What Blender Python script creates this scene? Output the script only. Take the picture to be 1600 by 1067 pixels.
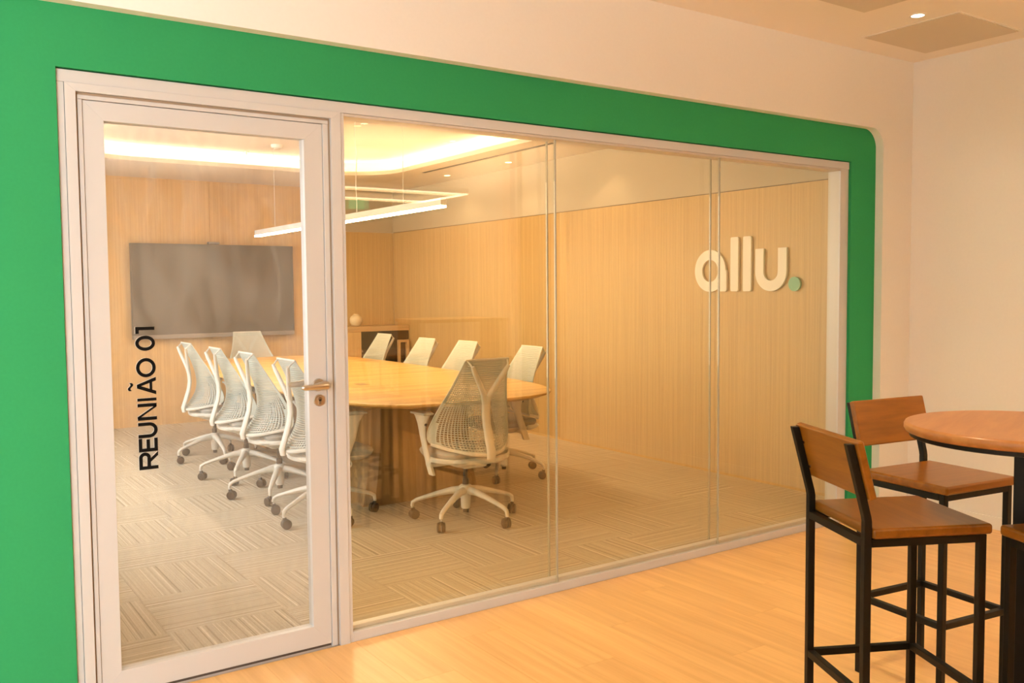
import bpy, bmesh, math, random
from mathutils import Vector, Matrix
random.seed(7)
S = bpy.context.scene
for o in list(bpy.data.objects):
    bpy.data.objects.remove(o, do_unlink=True)
COL = S.collection
PI = math.pi

# ------------------------------------------------------------------ camera
def add_camera():
    f, yaw, pitch, roll = 1415.06, 0.6023274, -0.0564401, -0.0083439
    fw = Vector((math.sin(yaw)*math.cos(pitch), math.cos(yaw)*math.cos(pitch), math.sin(pitch)))
    r = Vector((math.cos(yaw), -math.sin(yaw), 0)); u = r.cross(fw)
    c, s = math.cos(roll), math.sin(roll)
    r2 = r*c + u*s; u2 = u*c - r*s
    cam = bpy.data.cameras.new('camera')
    cam.sensor_width = 36.0; cam.lens = 36.0*f/1600.0
    cam.clip_start = 0.05; cam.clip_end = 100
    o = bpy.data.objects.new('camera', cam); COL.objects.link(o)
    m = Matrix(((r2.x, u2.x, -fw.x, 0.0), (r2.y, u2.y, -fw.y, -3.40938), (r2.z, u2.z, -fw.z, 1.45), (0, 0, 0, 1)))
    o.matrix_world = m
    S.camera = o
add_camera()

# ------------------------------------------------------------------ world, lights, exposure
S.view_settings.view_transform = 'Standard'
S.view_settings.look = 'None'
S.view_settings.gamma = 1.0
S.view_settings.use_curve_mapping = False
S.view_settings.exposure = 0.0
S.cycles.transparent_max_bounces = 24
S.cycles.max_bounces = 10
S.cycles.diffuse_bounces = 6

w = bpy.data.worlds.new('world'); S.world = w; w.use_nodes = True
bg = w.node_tree.nodes['Background']
bg.inputs[0].default_value = (0.80, 0.88, 1.0, 1); bg.inputs[1].default_value = 1.0

def area_light(name, loc, direction, sx, sy, power, color):
    l = bpy.data.lights.new(name, 'AREA'); l.shape = 'RECTANGLE'; l.size = sx; l.size_y = sy
    l.energy = power; l.color = color
    o = bpy.data.objects.new(name, l); COL.objects.link(o)
    o.location = loc
    o.rotation_euler = Vector(direction).to_track_quat('-Z', 'Y').to_euler()
    return o
DAY = (0.93, 0.97, 1.0)
WARM = (1.0, 0.60, 0.27)
WARM2 = (1.0, 0.75, 0.48)
# daylight coming in through the windows (outside the panes of the two window openings)
area_light('window_daylight', (-1.95, -4.56, 1.5), (0.05, 1, -0.08), 2.1, 1.95, 285, DAY)
area_light('window_daylight', (0.10, 3.6, 1.55), (1, 0, -0.12), 4.4, 1.9, 135, DAY)

# ------------------------------------------------------------------ helpers
def lin(c):
    c = c/255.0
    return c/12.92 if c <= 0.04045 else ((c+0.055)/1.055)**2.4
def rgb(r, g, b): return (lin(r), lin(g), lin(b), 1.0)

def new_mat(name):
    m = bpy.data.materials.new(name); m.use_nodes = True
    return m, m.node_tree.nodes, m.node_tree.links, m.node_tree.nodes['Principled BSDF']

def mat(name, col, rough=0.5, metal=0.0, spec=0.5, noise=0.0, nscale=30.0, coat=0.0):
    m, N, L, p = new_mat(name)
    p.inputs['Base Color'].default_value = col
    p.inputs['Roughness'].default_value = rough
    p.inputs['Metallic'].default_value = metal
    p.inputs['Specular IOR Level'].default_value = spec
    p.inputs['Coat Weight'].default_value = coat
    if noise:
        tc = N.new('ShaderNodeTexCoord'); n = N.new('ShaderNodeTexNoise')
        n.inputs['Scale'].default_value = nscale; n.inputs['Detail'].default_value = 4
        L.new(tc.outputs['Object'], n.inputs['Vector'])
        mx = N.new('ShaderNodeMix'); mx.data_type = 'RGBA'
        mx.inputs['A'].default_value = [c*(1-noise) for c in col[:3]]+[1]
        mx.inputs['B'].default_value = [min(1, c*(1+noise)) for c in col[:3]]+[1]
        L.new(n.outputs['Fac'], mx.inputs['Factor']); L.new(mx.outputs['Result'], p.inputs['Base Color'])
    return m

def emit(name, col, strength):
    m = bpy.data.materials.new(name); m.use_nodes = True
    N = m.node_tree.nodes; L = m.node_tree.links; N.clear()
    e = N.new('ShaderNodeEmission'); e.inputs[0].default_value = (*col, 1); e.inputs[1].default_value = strength
    o = N.new('ShaderNodeOutputMaterial'); L.new(e.outputs[0], o.inputs[0])
    return m

def wood(name, c1, c2, scale=(30, 30, 1.2), rough=0.4, coat=0.0, spec=0.5, vary=0.0, detail=5):
    """grain runs along the axis with the small scale (object coordinates)"""
    m, N, L, p = new_mat(name)
    tc = N.new('ShaderNodeTexCoord'); oi = N.new('ShaderNodeObjectInfo')
    mp = N.new('ShaderNodeMapping'); mp.inputs['Scale'].default_value = scale
    L.new(tc.outputs['Object'], mp.inputs['Vector'])
    ml = N.new('ShaderNodeMath'); ml.operation = 'MULTIPLY'; ml.inputs[1].default_value = 37.0
    L.new(oi.outputs['Random'], ml.inputs[0])
    cb = N.new('ShaderNodeCombineXYZ')
    for i in range(3): L.new(ml.outputs[0], cb.inputs[i])
    L.new(cb.outputs[0], mp.inputs['Location'])
    n = N.new('ShaderNodeTexNoise'); n.inputs['Scale'].default_value = 1.0
    n.inputs['Detail'].default_value = detail; n.inputs['Roughness'].default_value = 0.6
    n.inputs['Distortion'].default_value = 0.3
    L.new(mp.outputs[0], n.inputs['Vector'])
    cr = N.new('ShaderNodeValToRGB')
    cr.color_ramp.elements[0].position = 0.32; cr.color_ramp.elements[0].color = c1
    cr.color_ramp.elements[1].position = 0.68; cr.color_ramp.elements[1].color = c2
    L.new(n.outputs['Fac'], cr.inputs[0])
    out = cr.outputs[0]
    if vary:
        hs = N.new('ShaderNodeHueSaturation')
        mr = N.new('ShaderNodeMapRange'); mr.inputs['To Min'].default_value = 1-vary; mr.inputs['To Max'].default_value = 1+vary
        L.new(oi.outputs['Random'], mr.inputs['Value']); L.new(mr.outputs[0], hs.inputs['Value'])
        L.new(out, hs.inputs['Color']); out = hs.outputs[0]
    L.new(out, p.inputs['Base Color'])
    p.inputs['Roughness'].default_value = rough
    p.inputs['Coat Weight'].default_value = coat; p.inputs['Coat Roughness'].default_value = 0.15
    p.inputs['Specular IOR Level'].default_value = spec
    return m

def glass(name, tint, refl=1.0, haze=0.0):
    m = bpy.data.materials.new(name); m.use_nodes = True
    N = m.node_tree.nodes; L = m.node_tree.links; N.clear()
    geo = N.new('ShaderNodeNewGeometry')
    dt = N.new('ShaderNodeVectorMath'); dt.operation = 'DOT_PRODUCT'
    L.new(geo.outputs['Incoming'], dt.inputs[0]); L.new(geo.outputs['Normal'], dt.inputs[1])
    def math_(op, a, b=None):
        n = N.new('ShaderNodeMath'); n.operation = op
        if hasattr(a, 'is_linked'): L.new(a, n.inputs[0])
        else: n.inputs[0].default_value = a
        if b is not None:
            if hasattr(b, 'is_linked'): L.new(b, n.inputs[1])
            else: n.inputs[1].default_value = b
        return n.outputs[0]
    ab = math_('ABSOLUTE', dt.outputs['Value'])
    k = math_('SUBTRACT', 1.0, ab)
    p5 = math_('POWER', k, 5.0)
    fr = math_('MULTIPLY', math_('ADD', math_('MULTIPLY', p5, 0.957), 0.043), refl)
    tr = N.new('ShaderNodeBsdfTransparent'); tr.inputs[0].default_value = (*tint, 1)
    gl = N.new('ShaderNodeBsdfGlossy'); gl.inputs['Roughness'].default_value = 0.0; gl.inputs[0].default_value = (1, 1, 1, 1)
    mx = N.new('ShaderNodeMixShader'); L.new(fr, mx.inputs[0]); L.new(tr.outputs[0], mx.inputs[1]); L.new(gl.outputs[0], mx.inputs[2])
    out = mx.outputs[0]
    if haze:
        # smears and dust on the pane: a faint film, patchy
        tc = N.new('ShaderNodeTexCoord'); mp = N.new('ShaderNodeMapping'); mp.inputs['Scale'].default_value = (6, 6, 2.2)
        mp.inputs['Rotation'].default_value = (0, 0.5, 0)
        L.new(tc.outputs['Object'], mp.inputs[0])
        n = N.new('ShaderNodeTexNoise'); n.inputs['Scale'].default_value = 1.3; n.inputs['Detail'].default_value = 7
        n.inputs['Distortion'].default_value = 1.6; n.inputs['Roughness'].default_value = 0.62
        L.new(mp.outputs[0], n.inputs['Vector'])
        cr = N.new('ShaderNodeMapRange'); cr.inputs['From Min'].default_value = 0.38; cr.inputs['From Max'].default_value = 0.78
        cr.inputs['To Min'].default_value = haze*0.45; cr.inputs['To Max'].default_value = haze*2.0
        L.new(n.outputs['Fac'], cr.inputs['Value'])
        df = N.new('ShaderNodeBsdfDiffuse'); df.inputs[0].default_value = (0.8, 0.8, 0.78, 1)
        tl = N.new('ShaderNodeBsdfTranslucent'); tl.inputs[0].default_value = (0.8, 0.8, 0.78, 1)
        ad = N.new('ShaderNodeMixShader'); L.new(df.outputs[0], ad.inputs[1]); L.new(tl.outputs[0], ad.inputs[2]); ad.inputs[0].default_value = 0.5
        m2 = N.new('ShaderNodeMixShader'); L.new(cr.outputs[0], m2.inputs[0]); L.new(out, m2.inputs[1]); L.new(ad.outputs[0], m2.inputs[2])
        out = m2.outputs[0]
    o = N.new('ShaderNodeOutputMaterial'); L.new(out, o.inputs[0])
    return m

# mesh builders -----------------------------------------------------
def box(bm, x0, y0, z0, x1, y1, z1):
    vs = [bm.verts.new(p) for p in ((x0,y0,z0),(x1,y0,z0),(x1,y1,z0),(x0,y1,z0),(x0,y0,z1),(x1,y0,z1),(x1,y1,z1),(x0,y1,z1))]
    fs = []
    for f in ((3,2,1,0),(4,5,6,7),(0,1,5,4),(1,2,6,5),(2,3,7,6),(3,0,4,7)):
        fs.append(bm.faces.new([vs[i] for i in f]))
    return vs, fs

def bevel(bm, w, seg=2, ang=0.6):
    bmesh.ops.recalc_face_normals(bm, faces=bm.faces[:]); bm.normal_update()
    es = [e for e in bm.edges if len(e.link_faces) == 2 and e.calc_face_angle(0) > ang]
    bmesh.ops.bevel(bm, geom=es, offset=w, segments=seg, profile=0.5, affect='EDGES', clamp_overlap=True)

def loft(bm, rings, close=True, caps=True):
    R = [[bm.verts.new(p) for p in r] for r in rings]
    n = len(R[0])
    for a, b in zip(R[:-1], R[1:]):
        for i in range(n if close else n-1):
            j = (i+1) % n
            bm.faces.new((a[i], a[j], b[j], b[i]))
    if caps and close:
        bm.faces.new(R[0][::-1]); bm.faces.new(R[-1])
    return R

def tube(bm, pts, rad, n=8, squash=1.0, up=(0, 0, 1), caps=True):
    pts = [Vector(p) for p in pts]
    if not hasattr(rad, '__len__'): rad = [rad]*len(pts)
    rings = []
    upv = Vector(up)
    for i, p in enumerate(pts):
        t = (pts[min(i+1, len(pts)-1)]-pts[max(i-1, 0)]).normalized()
        a = upv.cross(t)
        if a.length < 1e-4: a = Vector((1, 0, 0)).cross(t)
        a.normalize(); b = t.cross(a)
        r = rad[i]
        rx, ry = (r if hasattr(r, '__len__') else (r, r*squash))
        rings.append([p + a*math.cos(2*PI*k/n)*rx + b*math.sin(2*PI*k/n)*ry for k in range(n)])
    return loft(bm, rings, caps=caps)

def bar(bm, p0, p1, s, s2=None, up=(0, 0, 1)):
    """square tube from p0 to p1"""
    p0, p1 = Vector(p0), Vector(p1); t = (p1-p0).normalized(); upv = Vector(up)
    a = upv.cross(t)
    if a.length < 1e-4: a = Vector((1, 0, 0)) - t*t.x
    a.normalize(); b = t.cross(a)
    s2 = s2 or s
    q = [a*(s/2)+b*(s2/2), a*(-s/2)+b*(s2/2), a*(-s/2)-b*(s2/2), a*(s/2)-b*(s2/2)]
    loft(bm, [[p0+v for v in q], [p1+v for v in q]])

def lathe(bm, prof, n=20, c=(0, 0, 0)):
    rings = []
    for r, z in prof:
        rings.append([(c[0]+r*math.cos(2*PI*k/n), c[1]+r*math.sin(2*PI*k/n), c[2]+z) for k in range(n)])
    return loft(bm, rings)

def cyl(bm, p0, p1, r, n=16):
    tube(bm, [p0, p1], r, n)

def finish(bm, smooth=False, ang=0.7):
    bmesh.ops.recalc_face_normals(bm, faces=bm.faces[:])
    if smooth:
        for f in bm.faces: f.smooth = True
        for e in bm.edges:
            if len(e.link_faces) == 2 and e.calc_face_angle(0) > ang: e.smooth = False

def obj(name, bm, m, parent=None, smooth=False, ang=0.7):
    finish(bm, smooth, ang)
    me = bpy.data.meshes.new(name); bm.to_mesh(me); bm.free()
    me.materials.append(m)
    o = bpy.data.objects.new(name, me); COL.objects.link(o)
    if smooth:
        wn = o.modifiers.new('weighted_normals', 'WEIGHTED_NORMAL'); wn.keep_sharp = True; wn.weight = 80
    if parent: o.parent = parent
    return o

def ob(name, me, parent=None):
    o = bpy.data.objects.new(name, me); COL.objects.link(o)
    if parent: o.parent = parent
    return o

def tag(o, label=None, cat=None, group=None, kind=None):
    if label: o['label'] = label
    if cat: o['category'] = cat
    if group: o['group'] = group
    if kind: o['kind'] = kind
    return o

def empty(name, loc=(0, 0, 0), rz=0.0):
    o = bpy.data.objects.new(name, None); COL.objects.link(o)
    o.empty_display_size = 0.1
    o.location = loc; o.rotation_euler = (0, 0, rz)
    return o

def bxo(name, dims, m, parent=None, bev=0.0, smooth=False):
    bm = bmesh.new(); box(bm, *dims)
    if bev: bevel(bm, bev)
    return obj(name, bm, m, parent, smooth)

def copy_tree(o, parent=None):
    c = o.copy(); COL.objects.link(c)
    if parent: c.parent = parent
    for ch in list(KIDS.get(o.name, [])):
        copy_tree(ch, c)
    return c
KIDS = {}
def index_kids():
    KIDS.clear()
    for o in bpy.data.objects:
        if o.parent: KIDS.setdefault(o.parent.name, []).append(o)

# ------------------------------------------------------------------ materials
M = {}
M['white'] = mat('white_paint', (0.81, 0.795, 0.765, 1), 0.85, noise=0.02, nscale=60)
M['ceil'] = mat('ceiling_paint', (0.86, 0.81, 0.75, 1), 0.9)
M['upper'] = mat('upper_wall_paint', (0.50, 0.44, 0.345, 1), 0.9)
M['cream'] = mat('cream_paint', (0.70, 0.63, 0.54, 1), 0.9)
M['green'] = mat('green_paint', (0.024, 0.29, 0.105, 1), 0.75, spec=0.22, noise=0.06, nscale=90)
M['alu'] = mat('champagne_aluminium', (0.59, 0.59, 0.60, 1), 0.42, metal=0.15)
M['alu2'] = mat('grey_aluminium', (0.58, 0.53, 0.49, 1), 0.4, metal=0.2)
M['gasket'] = mat('dark_gasket', (0.10, 0.07, 0.05, 1), 0.7)
M['glass_fixed'] = glass('tinted_glass', (0.985, 0.96, 0.885), 1.2)
M['glass_door'] = glass('door_glass', (0.985, 0.975, 0.955), 0.8, haze=0.075)
M['glass_out'] = glass('window_glass', (0.98, 0.985, 0.98), 0.8)
M['joint'] = mat('glass_joint', (0.40, 0.37, 0.30, 1), 0.2)
M['floor'] = wood('laminate_planks', (0.72, 0.42, 0.16, 1), (0.86, 0.54, 0.22, 1), (26, 1.1, 26), 0.32, vary=0.035)
M['subfloor'] = mat('subfloor', (0.30, 0.18, 0.08, 1), 0.8)
M['veneer'] = wood('oak_veneer', (0.50, 0.325, 0.13, 1), (0.63, 0.435, 0.19, 1), (60, 60, 0.7), 0.45, vary=0.03)
M['veneer2'] = wood('pale_oak_veneer', (0.60, 0.375, 0.165, 1), (0.72, 0.475, 0.225, 1), (60, 60, 0.7), 0.5, vary=0.02)
M['cab'] = wood('cabinet_veneer', (0.50, 0.31, 0.14, 1), (0.62, 0.41, 0.20, 1), (1.5, 40, 40), 0.45)
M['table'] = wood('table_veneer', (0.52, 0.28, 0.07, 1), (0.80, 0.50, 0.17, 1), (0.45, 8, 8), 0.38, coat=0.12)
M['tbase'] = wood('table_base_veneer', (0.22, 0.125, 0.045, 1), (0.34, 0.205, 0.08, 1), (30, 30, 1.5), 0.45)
M['stoolwood'] = wood('stained_wood', (0.175, 0.060, 0.004, 1), (0.275, 0.102, 0.008, 1), (3, 28, 28), 0.3, coat=0.1, spec=0.3)
M['tablewood'] = wood('stained_table_wood', (0.36, 0.145, 0.038, 1), (0.47, 0.21, 0.065, 1), (3, 24, 24), 0.32, coat=0.1, spec=0.35)
M['black'] = mat('black_steel', (0.007, 0.006, 0.004, 1), 0.42, spec=0.18)
M['bolt'] = mat('bolt_steel', (0.5, 0.48, 0.45, 1), 0.25, metal=1.0)
M['plastic'] = mat('offwhite_plastic', (0.68, 0.64, 0.56, 1), 0.4)
M['net'] = mat('offwhite_elastomer', (0.48, 0.50, 0.44, 1), 0.5)
M['seat'] = mat('grey_fabric', (0.42, 0.41, 0.37, 1), 0.9, noise=0.15, nscale=300)
M['gas'] = mat('dark_gas_lift', (0.07, 0.06, 0.05, 1), 0.35, metal=0.3)
M['caster'] = mat('brown_caster', (0.04, 0.028, 0.018, 1), 0.4)
M['chrome'] = mat('satin_steel', (0.62, 0.56, 0.48, 1), 0.28, metal=1.0)
M['ink'] = mat('black_vinyl', (0.005, 0.0045, 0.004, 1), 0.6, spec=0.1)
M['inkw'] = mat('white_vinyl', (0.85, 0.82, 0.78, 1), 0.6)
M['gap'] = mat('tan_gasket', (0.34, 0.25, 0.17, 1), 0.7)
M['tvframe'] = mat('grey_screen_frame', (0.30, 0.27, 0.24, 1), 0.4, metal=0.4)
M['tvside'] = mat('dark_screen_frame', (0.13, 0.115, 0.095, 1), 0.4, metal=0.3)
M['tvscreen'] = mat('grey_screen', (0.105, 0.09, 0.068, 1), 0.35, spec=0.6)
M['logo'] = mat('white_acrylic', (0.88, 0.82, 0.72, 1), 0.4)
M['logog'] = mat('green_acrylic', (0.18, 0.48, 0.29, 1), 0.4)
M['led'] = emit('cove_led', (1.0, 0.78, 0.52), 40.0)
M['pend'] = mat('white_profile', (0.80, 0.77, 0.73, 1), 0.4)
M['pendl'] = emit('pendant_diffuser', (1.0, 0.82, 0.60), 130.0)
M['linl'] = emit('linear_diffuser', (1.0, 0.78, 0.50), 9.0)
M['spot'] = emit('downlight_lens', (1.0, 0.80, 0.55), 14.0)
M['dark'] = mat('dark_slot', (0.03, 0.025, 0.02, 1), 0.8)
M['hatch'] = mat('grey_hatch_paint', (0.66, 0.60, 0.51, 1), 0.85)
M['fridge'] = mat('dark_glass_front', (0.03, 0.035, 0.02, 1), 0.15)
M['vase'] = mat('cream_ceramic', (0.75, 0.62, 0.42, 1), 0.45)
M['exit'] = emit('exit_sign_face', (0.10, 0.75, 0.30), 1.6)
M['exitw'] = emit('exit_sign_symbol', (0.9, 1.0, 0.9), 2.0)
M['pink'] = mat('pinkish_paint', (0.80, 0.68, 0.60, 1), 0.85)

def carpet_mat():
    m, N, L, p = new_mat('striped_carpet')
    tc = N.new('ShaderNodeTexCoord'); oi = N.new('ShaderNodeObjectInfo')
    sp = N.new('ShaderNodeSeparateXYZ'); L.new(tc.outputs['Object'], sp.inputs[0])
    ad = N.new('ShaderNodeMath'); ad.operation = 'MULTIPLY_ADD'; ad.inputs[1].default_value = 50.0
    L.new(oi.outputs['Random'], ad.inputs[0]); L.new(sp.outputs['X'], ad.inputs[2])
    n1 = N.new('ShaderNodeTexNoise'); n1.noise_dimensions = '1D'; n1.inputs['Scale'].default_value = 55.0
    n1.inputs['Detail'].default_value = 4; n1.inputs['Roughness'].default_value = 0.8
    L.new(ad.outputs[0], n1.inputs['W'])
    cr = N.new('ShaderNodeValToRGB'); e = cr.color_ramp.elements
    e[0].position = 0.34; e[0].color = (0.27, 0.235, 0.17, 1)
    e[1].position = 0.66; e[1].color = (0.76, 0.69, 0.57, 1)
    a = e.new(0.44); a.color = (0.48, 0.42, 0.32, 1)
    a = e.new(0.60); a.color = (0.53, 0.465, 0.36, 1)
    L.new(n1.outputs['Fac'], cr.inputs[0])
    n2 = N.new('ShaderNodeTexNoise'); n2.inputs['Scale'].default_value = 1.0; n2.inputs['Detail'].default_value = 3
    mp = N.new('ShaderNodeMapping'); mp.inputs['Scale'].default_value = (260, 35, 1)
    L.new(tc.outputs['Object'], mp.inputs[0]); L.new(mp.outputs[0], n2.inputs['Vector'])
    mr = N.new('ShaderNodeMapRange'); mr.inputs['To Min'].default_value = 0.78; mr.inputs['To Max'].default_value = 1.2
    L.new(n2.outputs['Fac'], mr.inputs['Value'])
    hs = N.new('ShaderNodeHueSaturation'); L.new(cr.outputs[0], hs.inputs['Color']); L.new(mr.outputs[0], hs.inputs['Value'])
    L.new(hs.outputs[0], p.inputs['Base Color'])
    p.inputs['Roughness'].default_value = 0.95; p.inputs['Specular IOR Level'].default_value = 0.1
    return m
M['carpet'] = carpet_mat()

# ------------------------------------------------------------------ structure
XR = 5.40      # lounge right wall
XW = 5.32      # meeting room right (veneer) wall
YB = 6.98      # meeting room back wall
XL = 0.40      # meeting room left wall
ZC, ZM, ZU = 2.865, 2.70, 2.85
LX, LY = -3.2, -8.6   # lounge left / back

# lounge floor with single planks
fl = bxo('floor', (LX-0.1, LY-0.1, -0.12, XR+0.1, 0.02, -0.014), M['subfloor']); tag(fl, kind='structure')
pw, plen = 0.193, 1.29
bm = bmesh.new(); box(bm, -pw/2+0.0004, -plen/2+0.0004, -0.014, pw/2-0.0004, plen/2-0.0004, 0.0)
bmesh.ops.recalc_face_normals(bm, faces=bm.faces[:])
pm = bpy.data.meshes.new('plank'); bm.to_mesh(pm); bm.free(); pm.materials.append(M['floor'])
n = int((XR-LX)/pw)+1
k = 0
for i in range(n):
    x = XR - pw*(i+0.5)
    off = (0.37*i*1.618) % 1.0
    y1 = 0.0 + off*plen*0.999
    j = 0
    y = -plen*off
    segs = []
    if off*plen > 0.03: segs.append((-plen*off, 0.0))
    while y > LY-0.0:
        segs.append((max(LY, y-plen), y)); y -= plen
    for a, b in segs:
        if b < -5.2: continue                 # behind the camera: one sheet below
        if x < -0.6 and b < -3.6: continue
        if b-a > plen-0.01:
            o = ob('plank', pm, fl); o.location = (x, (a+b)/2, 0)
        else:
            bm = bmesh.new(); h = (b-a)/2
            box(bm, -pw/2+0.0004, -h+0.0004, -0.014, pw/2-0.0004, h-0.0004, 0.0)
            o = obj('plank', bm, M['floor'], fl); o.location = (x, (a+b)/2, 0)
bx = bmesh.new(); box(bx, LX, LY, -0.0139, XR, -0.001, -0.0008)
tag(obj('far_planking', bx, M['floor'], fl), kind='stuff')

# meeting room carpet tiles
fc = bxo('floor.001', (XL-0.1, 0.02, -0.12, XW+0.15, YB+0.1, -0.012), M['subfloor']); tag(fc, kind='structure')
T = 0.515
bm = bmesh.new(); box(bm, -T/2+0.0006, -T/2+0.0006, -0.012, T/2-0.0006, T/2-0.0006, 0.0)
bmesh.ops.recalc_face_normals(bm, faces=bm.faces[:])
tm = bpy.data.meshes.new('carpet_tile'); bm.to_mesh(tm); bm.free(); tm.materials.append(M['carpet'])
for i in range(-1, 9):
    for j in range(-1, 13):
        x0, y0 = 0.93+T*i, 0.555+T*j
        x1, y1 = min(x0+T, XW), min(y0+T, YB)
        x0, y0 = max(x0, XL), max(y0, 0.09)
        if x1-x0 < 0.02 or y1-y0 < 0.02: continue
        even = (i+j) % 2 == 0
        if x1-x0 > T-1e-4 and y1-y0 > T-1e-4:
            o = ob('carpet_tile', tm, fc)
        else:
            hx, hy = (x1-x0)/2, (y1-y0)/2
            if even: hx, hy = hy, hx
            bm = bmesh.new(); box(bm, -hx+0.0006, -hy+0.0006, -0.012, hx-0.0006, hy-0.0006, 0.0)
            o = obj('carpet_tile', bm, M['carpet'], fc)
        o.location = ((x0+x1)/2, (y0+y1)/2, 0)
        if even: o.rotation_euler = (0, 0, PI/2)
bm = bmesh.new(); box(bm, XL, 0.02, -0.012, XW, 0.089, 0.002)
obj('threshold', bm, M['alu2'], fc)

# rounded-rectangle outline helper
def arc(cx, cy, r, a0, a1, n=10):
    return [(cx+r*math.cos(a0+(a1-a0)*k/n), cy+r*math.sin(a0+(a1-a0)*k/n)) for k in range(n+1)]

# white lounge wall with the round-cornered opening; green wall set back in it
GX1, GZ, GR = 5.092, 2.421, 0.115
YW = -0.065
def white_wall():
    bm = bmesh.new()
    outer_l = -2.2
    op = [(outer_l, 0.0), (outer_l, GZ)] + [(a, b) for a, b in arc(GX1-GR, GZ-GR, GR, PI/2, 0, 10)] + [(GX1, 0.0)]
    # strip polygons: above, right, left, with matching vertices along the opening
    front = []
    def V(x, z, y): return bm.verts.new((x, y, z))
    loop = op
    ext = [(LX, 0.0), (LX, ZC)] + [(GX1-GR+(XR-GX1+GR)*k/5, ZC) for k in range(0, 6)] + [(XR, ZC-(ZC-GZ+GR)*(k/5)) for k in range(1, 6)] + [(XR, 0.0)]
    f1 = [V(x, z, YW) for x, z in loop]; e1 = [V(x, z, YW) for x, z in ext]
    f2 = [V(x, z, 0.02) for x, z in loop]; e2 = [V(x, z, 0.02) for x, z in ext]
    n = len(loop)
    for i in range(n-1):
        bm.faces.new((f1[i], f1[i+1], e1[i+1], e1[i]))
        bm.faces.new((f2[i], e2[i], e2[i+1], f2[i+1]))
        bm.faces.new((f1[i], f2[i], f2[i+1], f1[i+1]))
        bm.faces.new((e1[i], e1[i+1], e2[i+1], e2[i]))
    for i in (0, n-1):
        bm.faces.new((f1[i], e1[i], e2[i], f2[i]))
    return bm
tag(obj('wall_front', white_wall(), M['white']), kind='structure')
FX0, FX1, FZ = 0.493, 4.843, 2.208
YG = -0.012
bm = bmesh.new()
box(bm, -2.2, YG, 0, FX0-0.002, 0.12, GZ)
box(bm, FX0-0.002, YG, FZ+0.004, FX1+0.002, 0.12, GZ)
box(bm, FX1+0.002, YG, 0, GX1+0.03, 0.12, GZ)
tag(obj('wall_front.001', bm, M['green']), kind='structure')
# wall above the partition on the meeting room side, and bulkhead up to the slab
bxo_ = bxo('wall_front.002', (XL-0.15, 0.02, GZ, XR+0.1, 0.12, 3.0), M['white']); tag(bxo_, kind='structure')

tag(bxo('wall_right', (XR, LY, -0.02, XR+0.12, YW+0.09, ZC+0.1), M['white']), kind='structure')
tag(bxo('baseboard_right', (XR-0.012, LY, 0, XR, YW, 0.075), M['white'], bev=0.002), kind='structure')
tag(bxo('wall_back', (LX, LY-0.12, -0.02, XR, LY, ZC+0.1), M['pink']), kind='structure')
# lounge left wall; unseen jog added behind the camera so its window favours the left side
tag(bxo('wall_left', (LX-0.12, -4.52, -0.02, LX, 0.02, ZC+0.1), M['white']), kind='structure')
JX, JY = -0.70, -4.40
bm = bmesh.new()
box(bm, LX, JY-0.12, -0.02, JX, JY, 0.5); box(bm, LX, JY-0.12, 2.5, JX, JY, ZC+0.1)
box(bm, LX, JY-0.12, 0.5, -3.0, JY, 2.5); box(bm, -0.9, JY-0.12, 0.5, JX, JY, 2.5)
box(bm, JX-0.12, LY, -0.02, JX, JY-0.12, ZC+0.1); box(bm, JX-0.12, JY, -0.02, JX, -3.55, ZC+0.1)  # last box: stub added to block window daylight from the right wall
tag(obj('wall_back.002', bm, M['white']), kind='structure')
def window(nm, org, rz, ya, yb, za, zb, nn):
    r = empty(nm, org, rz); tag(r, kind='structure')
    for i in range(nn+1):
        y = ya+(yb-ya)*i/nn
        bxo('window_frame', (-0.03, y-0.025, za, 0.03, y+0.025, zb), M['alu'], r)
    bxo('window_sill', (-0.04, ya, za-0.03, 0.06, yb, za), M['alu'], r)
    bxo('window_head', (-0.03, ya, zb-0.04, 0.03, yb, zb), M['alu'], r)
    for i in range(nn):
        y0 = ya+(yb-ya)*i/nn+0.025; y1 = ya+(yb-ya)*(i+1)/nn-0.025
        bxo('window_pane', (-0.004, y0, za, 0.004, y1, zb-0.04), M['glass_out'], r)
window('window_2', (0, JY-0.06, 0), PI/2, 0.9, 3.0, 0.5, 2.5, 2)
# lounge ceiling
tag(bxo('ceiling', (LX-0.1, LY-0.1, ZC, XR+0.1, YW+0.07, ZC+0.15), M['ceil']), kind='structure')

# meeting room walls ------------------------------------------------
ZV = 2.193     # top of the veneer
wr = bxo('wall_right.001', (XW+0.012, 0.12, -0.02, XW+0.14, YB+0.1, 3.0), M['white']); tag(wr, kind='structure')
seams = [0.02, 1.519, 3.36, 5.167, YB]
for a, b in zip(seams[:-1], seams[1:]):
    bxo('veneer_panel', (XW, a+0.0012, 0.0, XW+0.0119, b-0.0012, ZV-0.006), M['veneer'], wr)
bxo('shadow_gap', (XW+0.008, 0.02, ZV-0.006, XW+0.0118, YB, ZV), M['gasket'], wr)
bxo('upper_wall', (XW+0.001, 0.12, ZV, XW+0.0118, YB, 2.9), M['upper'], wr)
wb = bxo('wall_back.001', (XL-0.1, YB+0.02, -0.02, XW+0.14, YB+0.15, 3.0), M['white']); tag(wb, kind='structure')
XT = 4.32      # right end of the full-height veneer behind the screen
for a, b in ((XL, 1.72), (1.72, 3.02), (3.02, XT)):
    bxo('veneer_panel', (a+0.0012, YB, 0.0, b-0.0012, YB+0.0199, 2.75), M['veneer2'], wb)
for a, b in ((XT, XW),):
    bxo('veneer_panel', (a+0.0012, YB+0.005, 0.0, b, YB+0.0199, ZV-0.006), M['veneer'], wb)
bxo('upper_wall', (XT+0.0012, YB+0.006, ZV, XW, YB+0.0199, 2.9), M['upper'], wb)
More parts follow.
